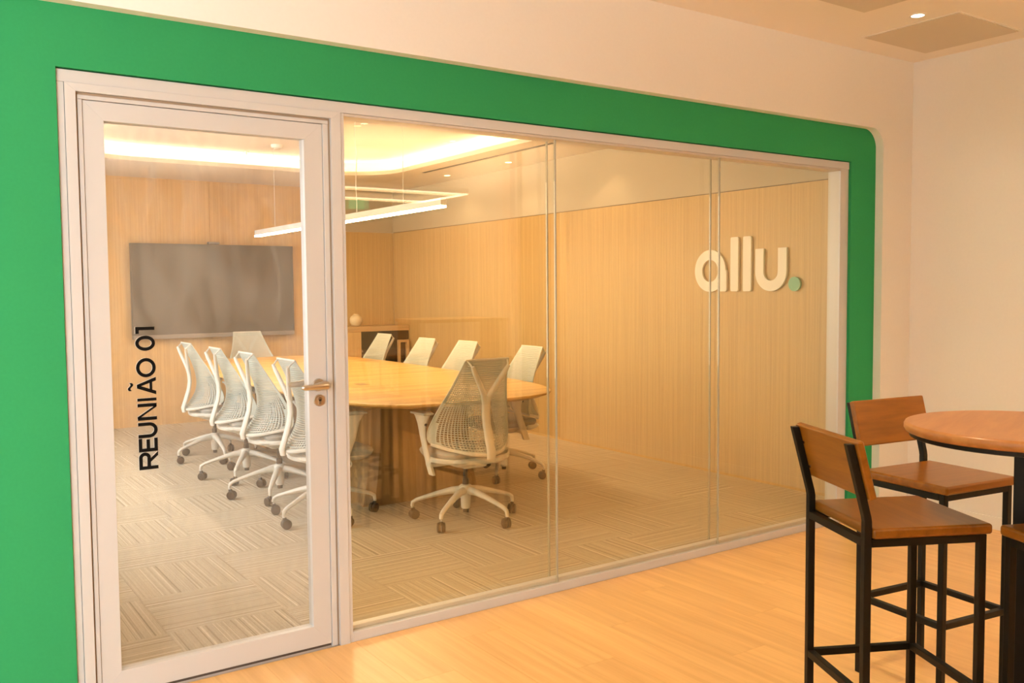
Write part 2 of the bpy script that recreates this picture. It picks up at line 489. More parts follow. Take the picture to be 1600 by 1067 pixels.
# left wall with window band
bm = bmesh.new()
box(bm, XL-0.12, 0.12, -0.02, XL, YB+0.02, 0.55); box(bm, XL-0.12, 0.12, 2.45, XL, YB+0.02, 3.0)
box(bm, XL-0.12, 0.12, 0.55, XL, 1.3, 2.45); box(bm, XL-0.12, 5.9, 0.55, XL, YB+0.02, 2.45)
tag(obj('wall_left.001', bm, M['white']), kind='structure')
window('window_3', (XL-0.06, 0, 0), 0.0, 1.3, 5.9, 0.55, 2.45, 4)

# meeting room ceiling: lower border with a round-cornered tray, LED cove behind its lip
TX0, TX1, TY0, TY1, TR = 1.38, 4.50, 0.95, 5.70, 0.55
def tray_loop(g, z, n=10):
    x0, x1, y0, y1, r = TX0-g, TX1+g, TY0-g, TY1+g, TR+g
    pts = arc(x1-r, y1-r, r, 0, PI/2, n)+arc(x0+r, y1-r, r, PI/2, PI, n)+arc(x0+r, y0+r, r, PI, 1.5*PI, n)+arc(x1-r, y0+r, r, 1.5*PI, 2*PI, n)
    return [(x, y, z) for x, y in pts]
def rect_loop(x0, x1, y0, y1, z, n=10):
    # same point count as tray_loop, corners matched
    pts = []
    k = n+1
    for (cx, cy, dx0, dy0, dx1, dy1) in ((x1, y1, 0, -1, -1, 0), (x0, y1, 1, 0, 0, -1), (x0, y0, 0, 1, 1, 0), (x1, y0, -1, 0, 0, 1)):
        for i in range(k):
            t = i/(k-1)
            if t < 0.5: s = (0.5-t)*2*0.45; pts.append((cx+dx0*s, cy+dy0*s, z))
            else: s = (t-0.5)*2*0.45; pts.append((cx+dx1*s, cy+dy1*s, z))
    return pts
bm = bmesh.new()
rx0, rx1, ry0, ry1 = XL-0.05, XW+0.012, 0.10, YB+0.02
rings = [rect_loop(rx0, rx1, ry0, ry1, 2.96), rect_loop(rx0, rx1, ry0, ry1, ZM), tray_loop(0, ZM), tray_loop(0, ZM+0.040), tray_loop(0.012, ZM+0.040), tray_loop(0.012, ZM+0.022), tray_loop(0.17, ZM+0.022), tray_loop(0.17, ZU)]
R = loft(bm, rings, caps=False)
bm.faces.new(R[-1])
bm.faces.new(R[0])
cl = obj('ceiling.001', bm, M['cream'], smooth=True, ang=0.5); tag(cl, kind='structure')
bm = bmesh.new()
loft(bm, [tray_loop(0.05, ZM+0.0225), tray_loop(0.05, ZM+0.030), tray_loop(0.085, ZM+0.030), tray_loop(0.085, ZM+0.0225)], caps=False)
tag(obj('cove_light_strip', bm, M['led'], cl), 'warm glowing LED strip hidden behind the ceiling tray lip')

# ------------------------------------------------------------------ glazed partition (window_1) and door (door_1)
W1 = empty('window_1', (0, 0, 0)); tag(W1, kind='structure')
D1 = empty('door_1', (0, 0, 0)); tag(D1, kind='structure')
PX = 1.534
def prof(name, dims, parent, m='alu', bev=0.0015): return bxo(name, dims, M[m], parent, bev)
prof('head_rail', (FX0, 0.0, 2.166, FX1, 0.095, FZ), W1)
prof('head_rail', (PX, 0.004, 2.154, 4.764, 0.092, 2.1655), W1, 'alu2')
prof('sill_rail', (PX, 0.0, 0.0, FX1, 0.095, 0.041), W1)
prof('sill_rail', (PX, 0.030, 0.0412, 4.764, 0.068, 0.058), W1)
prof('end_post', (4.764, 0.004, 0.0412, FX1, 0.092, 2.1655), W1)
J1, J2 = 2.608, 3.722
gx = [PX, J1, J2, 4.764]
for yy in (0.012, 0.076):
    for a, b in zip(gx[:-1], gx[1:]):
        la = 0.004 if a != PX else 0.0
        lb = 0.004 if b != 4.764 else 0.0
        bxo('glass_pane', (a+la, yy, 0.043, b-lb, yy+0.008, 2.158), M['glass_fixed'], W1)
    for x in (J1, J2):
        bxo('glass_joint', (x-0.0038, yy-0.0003, 0.043, x+0.0038, yy+0.0083, 2.158), M['joint'], W1)
# door frame: outer strip, inner strip, stop
prof('jamb', (FX0, 0.0, 0.0, 0.5155, 0.095, 2.1655), D1)
prof('jamb_stop', (0.5575, 0.006, 0.0, 0.572, 0.09, 2.1150), D1)

prof('jamb_stop', (0.5575, 0.006, 2.1155, 1.4685, 0.09, 2.1295), D1)
prof('jamb_stop', (1.4455, 0.006, 0.0, 1.468, 0.09, 2.1150), D1)

prof('mullion', (1.5185, 0.0, 0.0, PX, 0.095, 2.1655), D1)
bm = bmesh.new()
box(bm, 0.5512, 0.010, 0.0, 0.5573, 0.08, 2.1375); box(bm, 1.4682, 0.010, 0.0, 1.4758, 0.08, 2.1375); box(bm, 0.5573, 0.010, 2.1297, 1.4682, 0.08, 2.1375)
obj('gasket', bm, M['gap'], D1)
leaf = empty('door_leaf', (0, 0, 0)); leaf.parent = D1
LZ0, LZ1, LXa, LXb = 0.014, 2.1135, 0.5735, 1.4440
GXa, GXb, GZa, GZb = 0.640, 1.368, 0.097, 2.049
def mitred(name, pts, y0, y1, parent, bev=0.0006):
    """frame bar from an outline in the x-z plane, so that the corners meet on the diagonal"""
    bm = bmesh.new(); loft(bm, [[(x, y0, z) for x, z in pts], [(x, y1, z) for x, z in pts]]); bevel(bm, bev, 1)
    return obj(name, bm, M['alu'], parent)
mitred('jamb', [(0.5165, 0.0), (0.551, 0.0), (0.551, 2.138), (0.5165, 2.1655)], -0.006, 0.09, D1)
mitred('mullion', [(1.476, 0.0), (1.518, 0.0), (1.518, 2.1655), (1.476, 2.138)], -0.006, 0.095, D1)
mitred('frame_head', [(0.5165, 2.1655), (0.551, 2.138), (1.476, 2.138), (1.518, 2.1655)], -0.006, 0.09, D1)
mitred('stile', [(LXa, LZ0), (GXa, GZa), (GXa, GZb), (LXa, LZ1)], 0.012, 0.060, leaf)
mitred('stile', [(LXb, LZ0), (LXb, LZ1), (GXb, GZb), (GXb, GZa)], 0.012, 0.060, leaf)
mitred('rail', [(LXa, LZ1), (GXa, GZb), (GXb, GZb), (LXb, LZ1)], 0.012, 0.060, leaf)
mitred('rail', [(LXa, LZ0), (LXb, LZ0), (GXb, GZa), (GXa, GZa)], 0.012, 0.060, leaf)
bxo('door_seal', (LXa, 0.02, 0.002, LXb, 0.05, 0.0138), M['gasket'], leaf)
bxo('glass_pane', (GXa-0.006, 0.030, GZa-0.006, GXb+0.006, 0.038, GZb+0.006), M['glass_door'], leaf)

def handle(yface, sgn, name_):
    """lever on a round rose; sgn -1 = lounge side"""
    hx, hz = 1.408, 1.078
    bm = bmesh.new()
    tube(bm, [(hx, yface, hz), (hx, yface+sgn*0.010, hz)], [0.026, 0.024], 20)
    tube(bm, [(hx, yface+sgn*0.010, hz), (hx, yface+sgn*0.042, hz)], 0.011, 14)
    tube(bm, [(hx+0.022, yface+sgn*0.046, hz+0.001), (hx+0.012, yface+sgn*0.052, hz+0.001), (hx-0.012, yface+sgn*0.055, hz), (hx-0.045, yface+sgn*0.055, hz-0.003), (hx-0.078, yface+sgn*0.051, hz-0.003), (hx-0.088, yface+sgn*0.048, hz-0.002)],
         [(0.012, 0.014), (0.017, 0.019), (0.015, 0.016), (0.011, 0.012), (0.010, 0.011), (0.005, 0.006)], 14)
    return obj('door_handle', bm, M['chrome'], leaf, smooth=True)
handle(0.012, -1, 'a'); tag(handle(0.060, 1, 'b'), 'inner lever seen through the glass')
bm = bmesh.new()
tube(bm, [(1.410, 0.012, 1.016), (1.410, 0.004, 1.016)], [0.0245, 0.0225], 24)
lk = obj('lock_escutcheon', bm, M['chrome'], leaf, smooth=True)
# (key slot and cylinder sit on the escutcheon)
bm = bmesh.new(); cyl(bm, (1.410, 0.0038, 1.022), (1.410, 0.001, 1.022), 0.0085, 16); box(bm, 1.405, 0.001, 1.000, 1.415, 0.0038, 1.020)
o = obj('lock_cylinder', bm, M['bolt'], leaf)
bm = bmesh.new(); box(bm, 1.4092, 0.0004, 1.017, 1.4108, 0.0012, 1.027)
obj('key_slot', bm, M['dark'], leaf)

# door lettering: flat vinyl letters, reading upwards
def text_mesh(ch):
    cu = bpy.data.curves.new('t', 'FONT'); cu.body = ch; cu.extrude = 0.0; cu.resolution_u = 6
    o = bpy.data.objects.new('t', cu); COL.objects.link(o)
    bpy.context.view_layer.update()
    dg = bpy.context.evaluated_depsgraph_get()
    me = bpy.data.meshes.new_from_object(o.evaluated_get(dg))
    bpy.data.objects.remove(o, do_unlink=True); bpy.data.curves.remove(cu)
    return me
CAPH = None
def ring2d(bm, cx, cy, rx, ry, wx, wy, n=32, a0=0, a1=2*PI):
    vs = []
    for k in range(n+1):
        a = a0+(a1-a0)*k/n
        vs.append((bm.verts.new((cx+rx*math.cos(a), cy+ry*math.sin(a), 0)), bm.verts.new((cx+(rx-wx)*math.cos(a), cy+(ry-wy)*math.sin(a), 0))))
    for k in range(n):
        bm.faces.new((vs[k][0], vs[k+1][0], vs[k+1][1], vs[k][1]))
def quad2d(bm, pts): bm.faces.new([bm.verts.new((x, y, 0)) for x, y in pts])
def glyph(ch, wd):
    """letters drawn in a box wd wide x 1 high"""
    bm = bmesh.new(); t = 0.185
    if ch == '1':
        quad2d(bm, [(wd-t, 0), (wd, 0), (wd, 1), (wd-t, 1)]); quad2d(bm, [(0, 1-t), (wd-t, 1-t), (wd-t, 1), (0, 1)])
    elif ch in '0O':
        ring2d(bm, wd/2, 0.5, wd/2, 0.515, t, t*0.97)
    elif ch in 'AÃ':
        s = t*1.08
        quad2d(bm, [(0, 0), (s, 0), (wd/2+s*0.5, 1), (wd/2-s*0.5, 1)]); quad2d(bm, [(wd-s, 0), (wd, 0), (wd/2+s*0.5, 1), (wd/2-s*0.2, 0.93)])
        quad2d(bm, [(wd*0.22, 0.20), (wd*0.78, 0.20), (wd*0.72, 0.345), (wd*0.28, 0.345)])
        if ch == 'Ã':
            pts = [(wd/2+0.44*(k/12-0.5), 1.33+0.075*math.sin(-2*PI*(k/12)+0.0)*-1) for k in range(13)]
            for (xa, ya), (xb, yb) in zip(pts[:-1], pts[1:]):
                quad2d(bm, [(xa, ya-0.07), (xb, yb-0.07), (xb, yb+0.07), (xa, ya+0.07)])
    elif ch == 'I':
        quad2d(bm, [(0, 0), (wd, 0), (wd, 1), (0, 1)])
    elif ch == 'N':
        quad2d(bm, [(0, 0), (t, 0), (t, 1), (0, 1)]); quad2d(bm, [(wd-t, 0), (wd, 0), (wd, 1), (wd-t, 1)])
        quad2d(bm, [(t*0.4, 1), (t*1.1, 1), (wd-t*0.4, 0), (wd-t*1.1, 0)])
    elif ch == 'U':
        r = wd/2
        quad2d(bm, [(0, r), (t, r), (t, 1), (0, 1)]); quad2d(bm, [(wd-t, r), (wd, r), (wd, 1), (wd-t, 1)])
        ring2d(bm, r, r, r, r+0.015, t, t, 18, PI, 2*PI)
    elif ch == 'E':
        quad2d(bm, [(0, 0), (t, 0), (t, 1), (0, 1)])
        for z in (0, 0.5-t/2, 1-t): quad2d(bm, [(t, z), (wd if z != 0.5-t/2 else wd*0.92, z), (wd if z != 0.5-t/2 else wd*0.92, z+t), (t, z+t)])
    elif ch == 'R':
        quad2d(bm, [(0, 0), (t, 0), (t, 1), (0, 1)])
        ry = 0.305; cy = 1-ry; cx = wd-ry*0.98
        quad2d(bm, [(t, 1-t), (cx, 1-t), (cx, 1), (t, 1)]); quad2d(bm, [(t, 1-2*ry), (cx, 1-2*ry), (cx, 1-2*ry+t), (t, 1-2*ry+t)])
        ring2d(bm, cx, cy, ry*0.98, ry, t, t, 16, -PI/2, PI/2)
        quad2d(bm, [(wd*0.40, 0.42), (wd*0.40+t*1.15, 0.42), (wd*1.02, 0), (wd*1.02-t*1.2, 0)])
    return bm
letters = [('R', 0.811, 0.874), ('E', 0.876, 0.925), ('U', 0.927, 0.983), ('N', 0.991, 1.052), ('I', 1.061, 1.0715), ('Ã', 1.083, 1.147), ('O', 1.147, 1.217), ('0', 1.243, 1.298), ('1', 1.305, 1.330)]
for ch, za, zb in letters:
    H = 0.066
    for nm, yy, m in (('letter', 0.0293, 'ink'), ('letter_backing', 0.0389, 'inkw')):
        bm = glyph(ch, (zb-za)/H)
        ext = bmesh.ops.extrude_face_region(bm, geom=bm.faces[:])
        bmesh.ops.translate(bm, verts=[v for v in ext['geom'] if isinstance(v, bmesh.types.BMVert)], vec=(0, 0, 0.06*0.1))
        for v in bm.verts:
            x, y, z = v.co
            v.co = (0.791-y*H, yy+z*H*1.2, za+x*H)
        o = obj(nm, bm, M[m], leaf)
        if nm == 'letter_backing': o['label'] = 'white backing of the black vinyl letter'

# ------------------------------------------------------------------ office chair
def lerp(a, b, t): return a+(b-a)*t
def interp(tab, v):
    for (v0, *a), (v1, *b) in zip(tab[:-1], tab[1:]):
        if v <= v1:
            t = (v-v0)/(v1-v0); t2 = t
            return [lerp(p, q, t2) for p, q in zip(a, b)]
    return list(tab[-1][1:])
def smooth_tab(tab, n=40):
    # Catmull-Rom resample for a smooth profile
    out = []
    vs = [r[0] for r in tab]
    for i in range(n+1):
        v = vs[0]+(vs[-1]-vs[0])*i/n
        k = max(0, min(len(tab)-2, next((j for j in range(len(tab)-1) if v <= vs[j+1]+1e-9), len(tab)-2)))
        t = (v-vs[k])/(vs[k+1]-vs[k])
        p0 = tab[max(k-1, 0)]; p1 = tab[k]; p2 = tab[k+1]; p3 = tab[min(k+2, len(tab)-1)]
        row = [v]
        for c in range(1, len(p1)):
            a, b, d, e = p0[c], p1[c], p2[c], p3[c]
            row.append(0.5*((2*b)+(-a+d)*t+(2*a-5*b+4*d-e)*t*t+(-a+3*b-3*d+e)*t**3))
        out.append(tuple(row))
    return out
# v, zc, yc, halfwidth, z edge, y edge
NET = smooth_tab([
    (0.00, 0.455, -0.285, 0.280, 0.515, -0.060),
    (0.08, 0.490, -0.258, 0.298, 0.545, -0.045),
    (0.22, 0.560, -0.205, 0.286, 0.615, -0.055),
    (0.40, 0.655, -0.172, 0.256, 0.705, -0.095),
    (0.60, 0.770, -0.184, 0.217, 0.805, -0.148),
    (0.80, 0.895, -0.224, 0.182, 0.910, -0.205),
    (1.00, 1.020, -0.272, 0.155, 1.020, -0.268)], 60)
def netp(u, v):
    v = min(1.0, max(0.0, v + 0.11*(1-u*u)*4*v*(1-v)*(1-v)))
    zc, yc, wd, ze, ye = interp(NET, v)
    uu = abs(u)**2.0
    return Vector((u*wd, lerp(yc, ye, uu), lerp(zc, ze, uu)))
def net_bm(nu=34, nv=46):
    bm = bmesh.new()
    th = 0.0035
    us = [-1+2*i/nu for i in range(nu+1)]
    vs = [(j/nv) for j in range(nv+1)]
    def nrm(u, v):
        a = netp(min(1, u+0.01), v)-netp(max(-1, u-0.01), v); b = netp(u, min(1, v+0.01))-netp(u, max(0, v-0.01))
        return a.cross(b).normalized()
    cache = {}
    def P(u, v, side):
        key = (round(u, 5), round(v, 5), side)
        if key not in cache:
            p = netp(u, v); nn = nrm(u, v)
            cache[key] = bm.verts.new(p+nn*(th/2 if side else -th/2))
        return cache[key]
    for i in range(nu):
        for j in range(nv):
            u0, u1, v0, v1 = us[i], us[i+1], vs[j], vs[j+1]
            uc, vc = abs((u0+u1)/2), (v0+v1)/2
            solid = (vc > 0.975) or (vc > 0.90 and uc > 0.80) or (uc > 0.90 and vc < 0.36-0.9*(1-uc)) or (uc > 0.955) or (vc < 0.30-1.6*(1-uc)*1.0) or vc < 0.022
            if solid:
                for s in (0, 1):
                    q = [P(u0, v0, s), P(u1, v0, s), P(u1, v1, s), P(u0, v1, s)]
                    bm.faces.new(q if s else q[::-1])
                continue
            # strand widths: wide openings low down, close ribs near the top
            fu = 0.15 if vc < 0.5 else lerp(0.15, 0.20, (vc-0.5)/0.5)
            fv = 0.17 if vc < 0.4 else lerp(0.17, 0.36, (vc-0.4)/0.6)
            du, dv = (u1-u0)*fu, (v1-v0)*fv
            a0, a1, b0, b1 = u0+du, u1-du, v0+dv, v1-dv
            O = {}; I = {}
            for s in (0, 1):
                O[s] = [P(u0, v0, s), P(u1, v0, s), P(u1, v1, s), P(u0, v1, s)]
                I[s] = [P(a0, b0, s), P(a1, b0, s), P(a1, b1, s), P(a0, b1, s)]
                for k in range(4):
                    l = (k+1) % 4
                    q = [O[s][k], O[s][l], I[s][l], I[s][k]]
                    bm.faces.new(q if s else q[::-1])
            for k in range(4):
                l = (k+1) % 4
                bm.faces.new((I[0][k], I[0][l], I[1][l], I[1][k]))
    return bm
def net_edge(bm, side=None):
    """rolled hem: sides, top and bottom rim"""
    pass

def make_chair():
    root = empty('office_chair')
    # base
    bm = bmesh.new()
    lathe(bm, [(0.026, 0.075), (0.030, 0.085), (0.034, 0.16), (0.046, 0.185), (0.046, 0.205), (0.034, 0.222), (0.022, 0.226)], 16)
    obj('base_hub', bm, M['plastic'], root, smooth=True)
    bm = bmesh.new(); lathe(bm, [(0.018, 0.05), (0.018, 0.226), (0.021, 0.2265), (0.021, 0.262), (0.0145, 0.263), (0.0145, 0.385)], 14)
    obj('gas_lift', bm, M['gas'], root, smooth=True)
    for k in range(5):
        a = math.radians(-75+72*k); c, s = math.cos(a), math.sin(a)
        bm = bmesh.new()
        path = [(0.030, 0.190), (0.09, 0.186), (0.17, 0.168), (0.26, 0.142), (0.316, 0.124), (0.341, 0.108), (0.345, 0.085), (0.345, 0.072)]
        rad = [(0.026, 0.026), (0.025, 0.022), (0.022, 0.017), (0.018, 0.013), (0.016, 0.012), (0.014, 0.012), (0.011, 0.011), (0.010, 0.010)]
        tube(bm, [(r*c, r*s, z) for r, z in path], rad, 10, up=(0, 0, 1))
        arm = obj('base_arm', bm, M['plastic'], root, smooth=True)
        # twin-wheel caster, swivelled a little differently on each arm
        bm = bmesh.new()
        cx, cy = 0.345*c, 0.345*s
        b = a+PI/2+(k*1.3 % 1.4)-0.5
        dx, dy = math.cos(b), math.sin(b)      # axle direction
        ox, oy = cx-0.014*dy, cy+0.014*dx
        for sg in (-1, 1):
            tube(bm, [(ox+dx*sg*0.003, oy+dy*sg*0.003, 0.031), (ox+dx*sg*0.007, oy+dy*sg*0.007, 0.031), (ox+dx*sg*0.021, oy+dy*sg*0.021, 0.031), (ox+dx*sg*0.026, oy+dy*sg*0.026, 0.031)], [0.028, 0.031, 0.030, 0.022], 18)
        cyl(bm, (cx, cy, 0.045), (cx, cy, 0.073), 0.009, 10)
        tube(bm, [(cx, cy, 0.062), (ox, oy, 0.062)], 0.012, 8)
        obj('caster', bm, M['caster'], arm, smooth=True)
    # seat mechanism + pan + cushion
    bm = bmesh.new(); box(bm, -0.085, -0.13, 0.345, 0.085, 0.12, 0.392); bevel(bm, 0.015, 2)
    obj('tilt_mechanism', bm, M['plastic'], root, smooth=True)
    def slab(x, y0, y1, z0, z1, taper, r=0.09, n=6, dome=0.0):
        bm = bmesh.new()
        def outl(g, z):
            X, Y0, Y1, rr = x-g, y0+g, y1-g, max(0.02, r-g)
            p = arc(X-rr, Y1-rr, rr, 0, PI/2, n)+arc(-X+rr, Y1-rr, rr, PI/2, PI, n)+arc(-X+rr, Y0+rr, rr, PI, 1.5*PI, n)+arc(X-rr, Y0+rr, rr, 1.5*PI, 2*PI, n)
            return [(a, b, z-(0.02*max(0, (b-0.12)/0.12)**2)) for a, b in p]
        h = z1-z0
        loft(bm, [outl(taper, z0), outl(taper*0.4, z0+h*0.3), outl(0.0, z0+h*0.65), outl(0.012, z0+h*0.92), outl(0.03, z1)])
        return bm
    obj('seat_pan', slab(0.215, -0.235, 0.225, 0.372, 0.425, 0.06), M['plastic'], root, smooth=True)
    obj('seat', slab(0.232, -0.20, 0.245, 0.412, 0.468, 0.02), M['seat'], root, smooth=True)
    # rear bow under the back
    bm = bmesh.new()
    tube(bm, [(0.285*math.sin(t), -0.245*math.cos(t)*1.0, 0.405+0.012*(abs(t)/1.35)**2) for t in [(-1.35+2.7*k/18) for k in range(19)]], [(0.010, 0.016)]*19, 8)
    obj('rear_bow', bm, M['plastic'], root, smooth=True)
    # suspension net and its frame
    obj('back_net', net_bm(), M['net'], root)
    bm = bmesh.new()
    tube(bm, [netp(-1+2*k/20, 1.0) for k in range(21)], 0.0065, 8)
    obj('top_bar', bm, M['plastic'], root, smooth=True)
    bm = bmesh.new()
    tube(bm, [netp(-1+2*k/28, 0.0)+Vector((0, -0.002, -0.004)) for k in range(29)], [(0.008, 0.011)]*29, 8)
    obj('lower_rim', bm, M['plastic'], root, smooth=True)
    for sx in (-1, 1):
        bm = bmesh.new(); tube(bm, [netp(sx, k/24) for k in range(25)], 0.004, 6)
        obj('net_hem', bm, M['net'], root, smooth=True)
    # Y tower
    bm = bmesh.new()
    stem = [(-0.300, 0.428, 0.030, 0.016), (-0.306, 0.462, 0.031, 0.018), (-0.283, 0.535, 0.030, 0.017), (-0.256, 0.620, 0.029, 0.016), (-0.246, 0.690, 0.029, 0.015), (-0.250, 0.755, 0.031, 0.015), (-0.258, 0.800, 0.036, 0.014)]
    tube(bm, [(0, y, z) for y, z, a, b in stem], [(a, b) for y, z, a, b in stem], 12, up=(0, 1, 0))
    for sx in (-1, 1):
        pts = [(sx*0.014, -0.252, 0.770), (sx*0.026, -0.262, 0.815), (sx*0.064, -0.279, 0.878), (sx*0.110, -0.298, 0.950), (sx*0.129, -0.306, 0.984)]
        tube(bm, pts, [(0.020, 0.015), (0.019, 0.014), (0.0175, 0.0135), (0.0165, 0.0125), (0.012, 0.010)], 12, up=(0, 1, 0))
        tube(bm, [(sx*0.126, -0.303, 0.976), (sx*0.134, -0.288, 0.998), (sx*0.142, -0.270, 1.014)], [0.0055, 0.0055, 0.005], 8)
    obj('back_tower', bm, M['plastic'], root, smooth=True)
    # arms
    for sx in (-1, 1):
        bm = bmesh.new()
        def ring(z, hx, hy, cx, cy): return [(sx*cx+hx*math.cos(2*PI*k/12), cy+hy*math.sin(2*PI*k/12), z) for k in range(12)]
        loft(bm, [ring(0.682, 0.036, 0.085, 0.282, 0.045), ring(0.666, 0.031, 0.072, 0.282, 0.043), ring(0.630, 0.024, 0.050, 0.281, 0.044), ring(0.595, 0.019, 0.038, 0.280, 0.046), ring(0.545, 0.014, 0.032, 0.279, 0.040), ring(0.470, 0.013, 0.031, 0.277, 0.014), ring(0.385, 0.013, 0.030, 0.273, -0.020)])
        arm = obj('armrest', bm, M['plastic'], root, smooth=True)
        X = sx*0.270
        bm = bmesh.new(); loft(bm, [[(sx*cx+dx, cy+dy, z) for dx, dy in ((-0.011, -0.027), (0.011, -0.027), (0.011, 0.027), (-0.011, 0.027))] for z, cx, cy in ((0.320, 0.266, -0.046), (0.395, 0.274, -0.016))]); bevel(bm, 0.004, 1)
        obj('arm_sleeve', bm, M['plastic'], arm)
        bm = bmesh.new(); box(bm, min(X, X-sx*0.13), -0.050, 0.368, max(X, X-sx*0.13), -0.004, 0.388); bevel(bm, 0.005, 1)
        obj('arm_bracket', bm, M['plastic'], arm)
        bm = bmesh.new(); box(bm, sx*0.282-0.037, -0.045, 0.682, sx*0.282+0.037, 0.135, 0.697); bevel(bm, 0.007, 2)
        obj('arm_pad', bm, M['seat'], arm, smooth=True)
        bm = bmesh.new(); cyl(bm, (sx*0.281, 0.006, 0.622), (sx*0.281, -0.010, 0.622), 0.009, 12)
        obj('arm_button', bm, M['gas'], arm)
    # adjustment knob on the right of the seat pan
    bm = bmesh.new(); tube(bm, [(0.085, 0.03, 0.368), (0.236, 0.03, 0.368)], 0.008, 8); 
    ringp = [(0.240, 0.03+0.022*math.cos(2*PI*k/16), 0.368+0.022*math.sin(2*PI*k/16)) for k in range(17)]
    tube(bm, ringp, 0.006, 8, up=(1, 0, 0))
    obj('tilt_knob', bm, M['plastic'], root, smooth=True)
    return root
chair = make_chair(); index_kids()
GRP = 'white mesh-back office chairs around the conference table'
chairs = [   # x, y, extra rotation, scale z, label
    (2.965, 1.435, 0.0, 1.015, 'white mesh-back office chair at the near table end, its Y-shaped spine towards the glass'),
    (2.300, 2.040, -90.0, 1.010, 'white mesh-back office chair partly hidden by the door handle, left of the table'),
    (2.305, 2.825, -90.0, 1.010, 'white mesh-back office chair second from the door handle, left of the table'),
    (2.325, 3.615, -91.0, 1.005, 'white mesh-back office chair third from the door handle, left of the table'),
    (2.362, 4.580, -90.0, 1.000, 'white mesh-back office chair furthest from the door handle, left of the table'),
    (3.935, 2.440, 86.0, 0.983, 'white mesh-back office chair nearest the glass, right of the table'),
    (3.925, 3.375, 90.0, 0.983, 'white mesh-back office chair second from the glass, right of the table'),
    (3.932, 4.120, 90.0, 0.980, 'white mesh-back office chair third from the glass, right of the table'),
    (4.000, 5.150, 90.0, 0.983, 'white mesh-back office chair furthest from the glass, right of the table before the niche'),
    (3.330, 6.460, 180.0, 0.985, 'white mesh-back office chair at the far table end in front of the grey screen'),
]
for i, (x, y, rz, sz, lb) in enumerate(chairs):
    o = chair if i == 0 else copy_tree(chair)
    o.location = (x, y, 0); o.rotation_euler = (0, 0, math.radians(rz)); o.scale = (1, 1, sz)
    tag(o, lb, 'chair', GRP)
    turn = (0, 10, -28, -28, 0, 0, 10, -20, 30, 15)[i]      # every swivel base stands at its own angle
    for ch in [c for c in bpy.data.objects if c.parent == o and c.name.split('.')[0] in ('base_arm', 'base_hub', 'gas_lift')]:
        ch.rotation_euler = (0, 0, math.radians(turn))
        if i in (1, 2, 3, 4): ch.location = (0, -0.045, 0)

# ------------------------------------------------------------------ conference table
TCX, TCY, TA, TB, TN, TTH = 3.130, 3.677, 0.900, 2.320, 3.8, math.radians(-1.5)
tb = empty('conference_table', (TCX, TCY, 0), TTH)
tag(tb, 'long boat-shaped oak veneer conference table ringed by white chairs', 'table')
def sup(a, b, n, z, N_=72):
    r = []
    for k in range(N_):
        t = 2*PI*k/N_; c, s = math.cos(t), math.sin(t)
        r.append((a*math.copysign(abs(c)**(2/n), c), b*math.copysign(abs(s)**(2/n), s), z))
    return r
bm = bmesh.new()
loft(bm, [sup(TA-0.05, TB-0.05, TN, 0.730), sup(TA-0.004, TB-0.004, TN, 0.748), sup(TA, TB, TN, 0.753), sup(TA, TB, TN, 0.762), sup(TA-0.004, TB-0.004, TN, 0.765)])
obj('table_top', bm, M['table'], tb, smooth=True, ang=0.9)
for sy in (-1, 1):
    # flared, folded veneer pedestal
    def foot(fl, z, sy=sy):
        pts = [(-0.48, -0.10), (-0.46, -0.20), (-0.40, -0.235), (-0.16, -0.225), (-0.10, -0.215), (-0.03, -0.24), (0.28, -0.285), (0.33, -0.27), (0.36, -0.20), (0.36, 0.24), (0.30, 0.27), (-0.40, 0.27), (-0.48, 0.22)]
        return [(x*fl*(-sy)*(0.82 if sy > 0 else 1.0), sy*(1.33 - y*fl), z) for x, y in pts]
    bm = bmesh.new()
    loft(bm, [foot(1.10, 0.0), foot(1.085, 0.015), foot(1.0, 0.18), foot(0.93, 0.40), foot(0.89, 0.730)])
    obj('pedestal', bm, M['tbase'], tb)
bm = bmesh.new(); box(bm, -0.05, -(TB-0.9), 0.62, 0.05, TB-0.9, 0.7295)
obj('under_beam', bm, M['gas'], tb)
bm = bmesh.new(); box(bm, -0.28, -1.02, 0.7645, -0.20, -0.90, 0.7662); bevel(bm, 0.001, 1)
obj('cable_port', bm, M['tbase'], tb)

# ------------------------------------------------------------------ pendant, screen, sign
pn = empty('pendant_light', (3.17, 3.935, 2.06))
tag(pn, 'long white linear pendant light hanging over the conference table', 'lamp')
bxo('profile', (-0.022, -1.917, -0.022, 0.022, 1.917, 0.030), M['pend'], pn, 0.002)
bxo('diffuser', (-0.0215, -1.916, -0.036, 0.0215, 1.916, -0.0222), M['pendl'], pn)
for dy in (-1.33, 0.02, 1.37):
    bm = bmesh.new(); cyl(bm, (0, dy, 0.03), (0, dy, ZU-2.06), 0.0018, 6)
    obj('suspension_cable', bm, M['pend'], pn)
bm = bmesh.new()
tube(bm, [(0.004*math.sin(k*1.1), -0.52+0.006*math.sin(k*0.8), 0.03+(ZU-2.09)*k/12) for k in range(13)], 0.004, 6)
obj('power_cord', bm, M['pend'], pn)

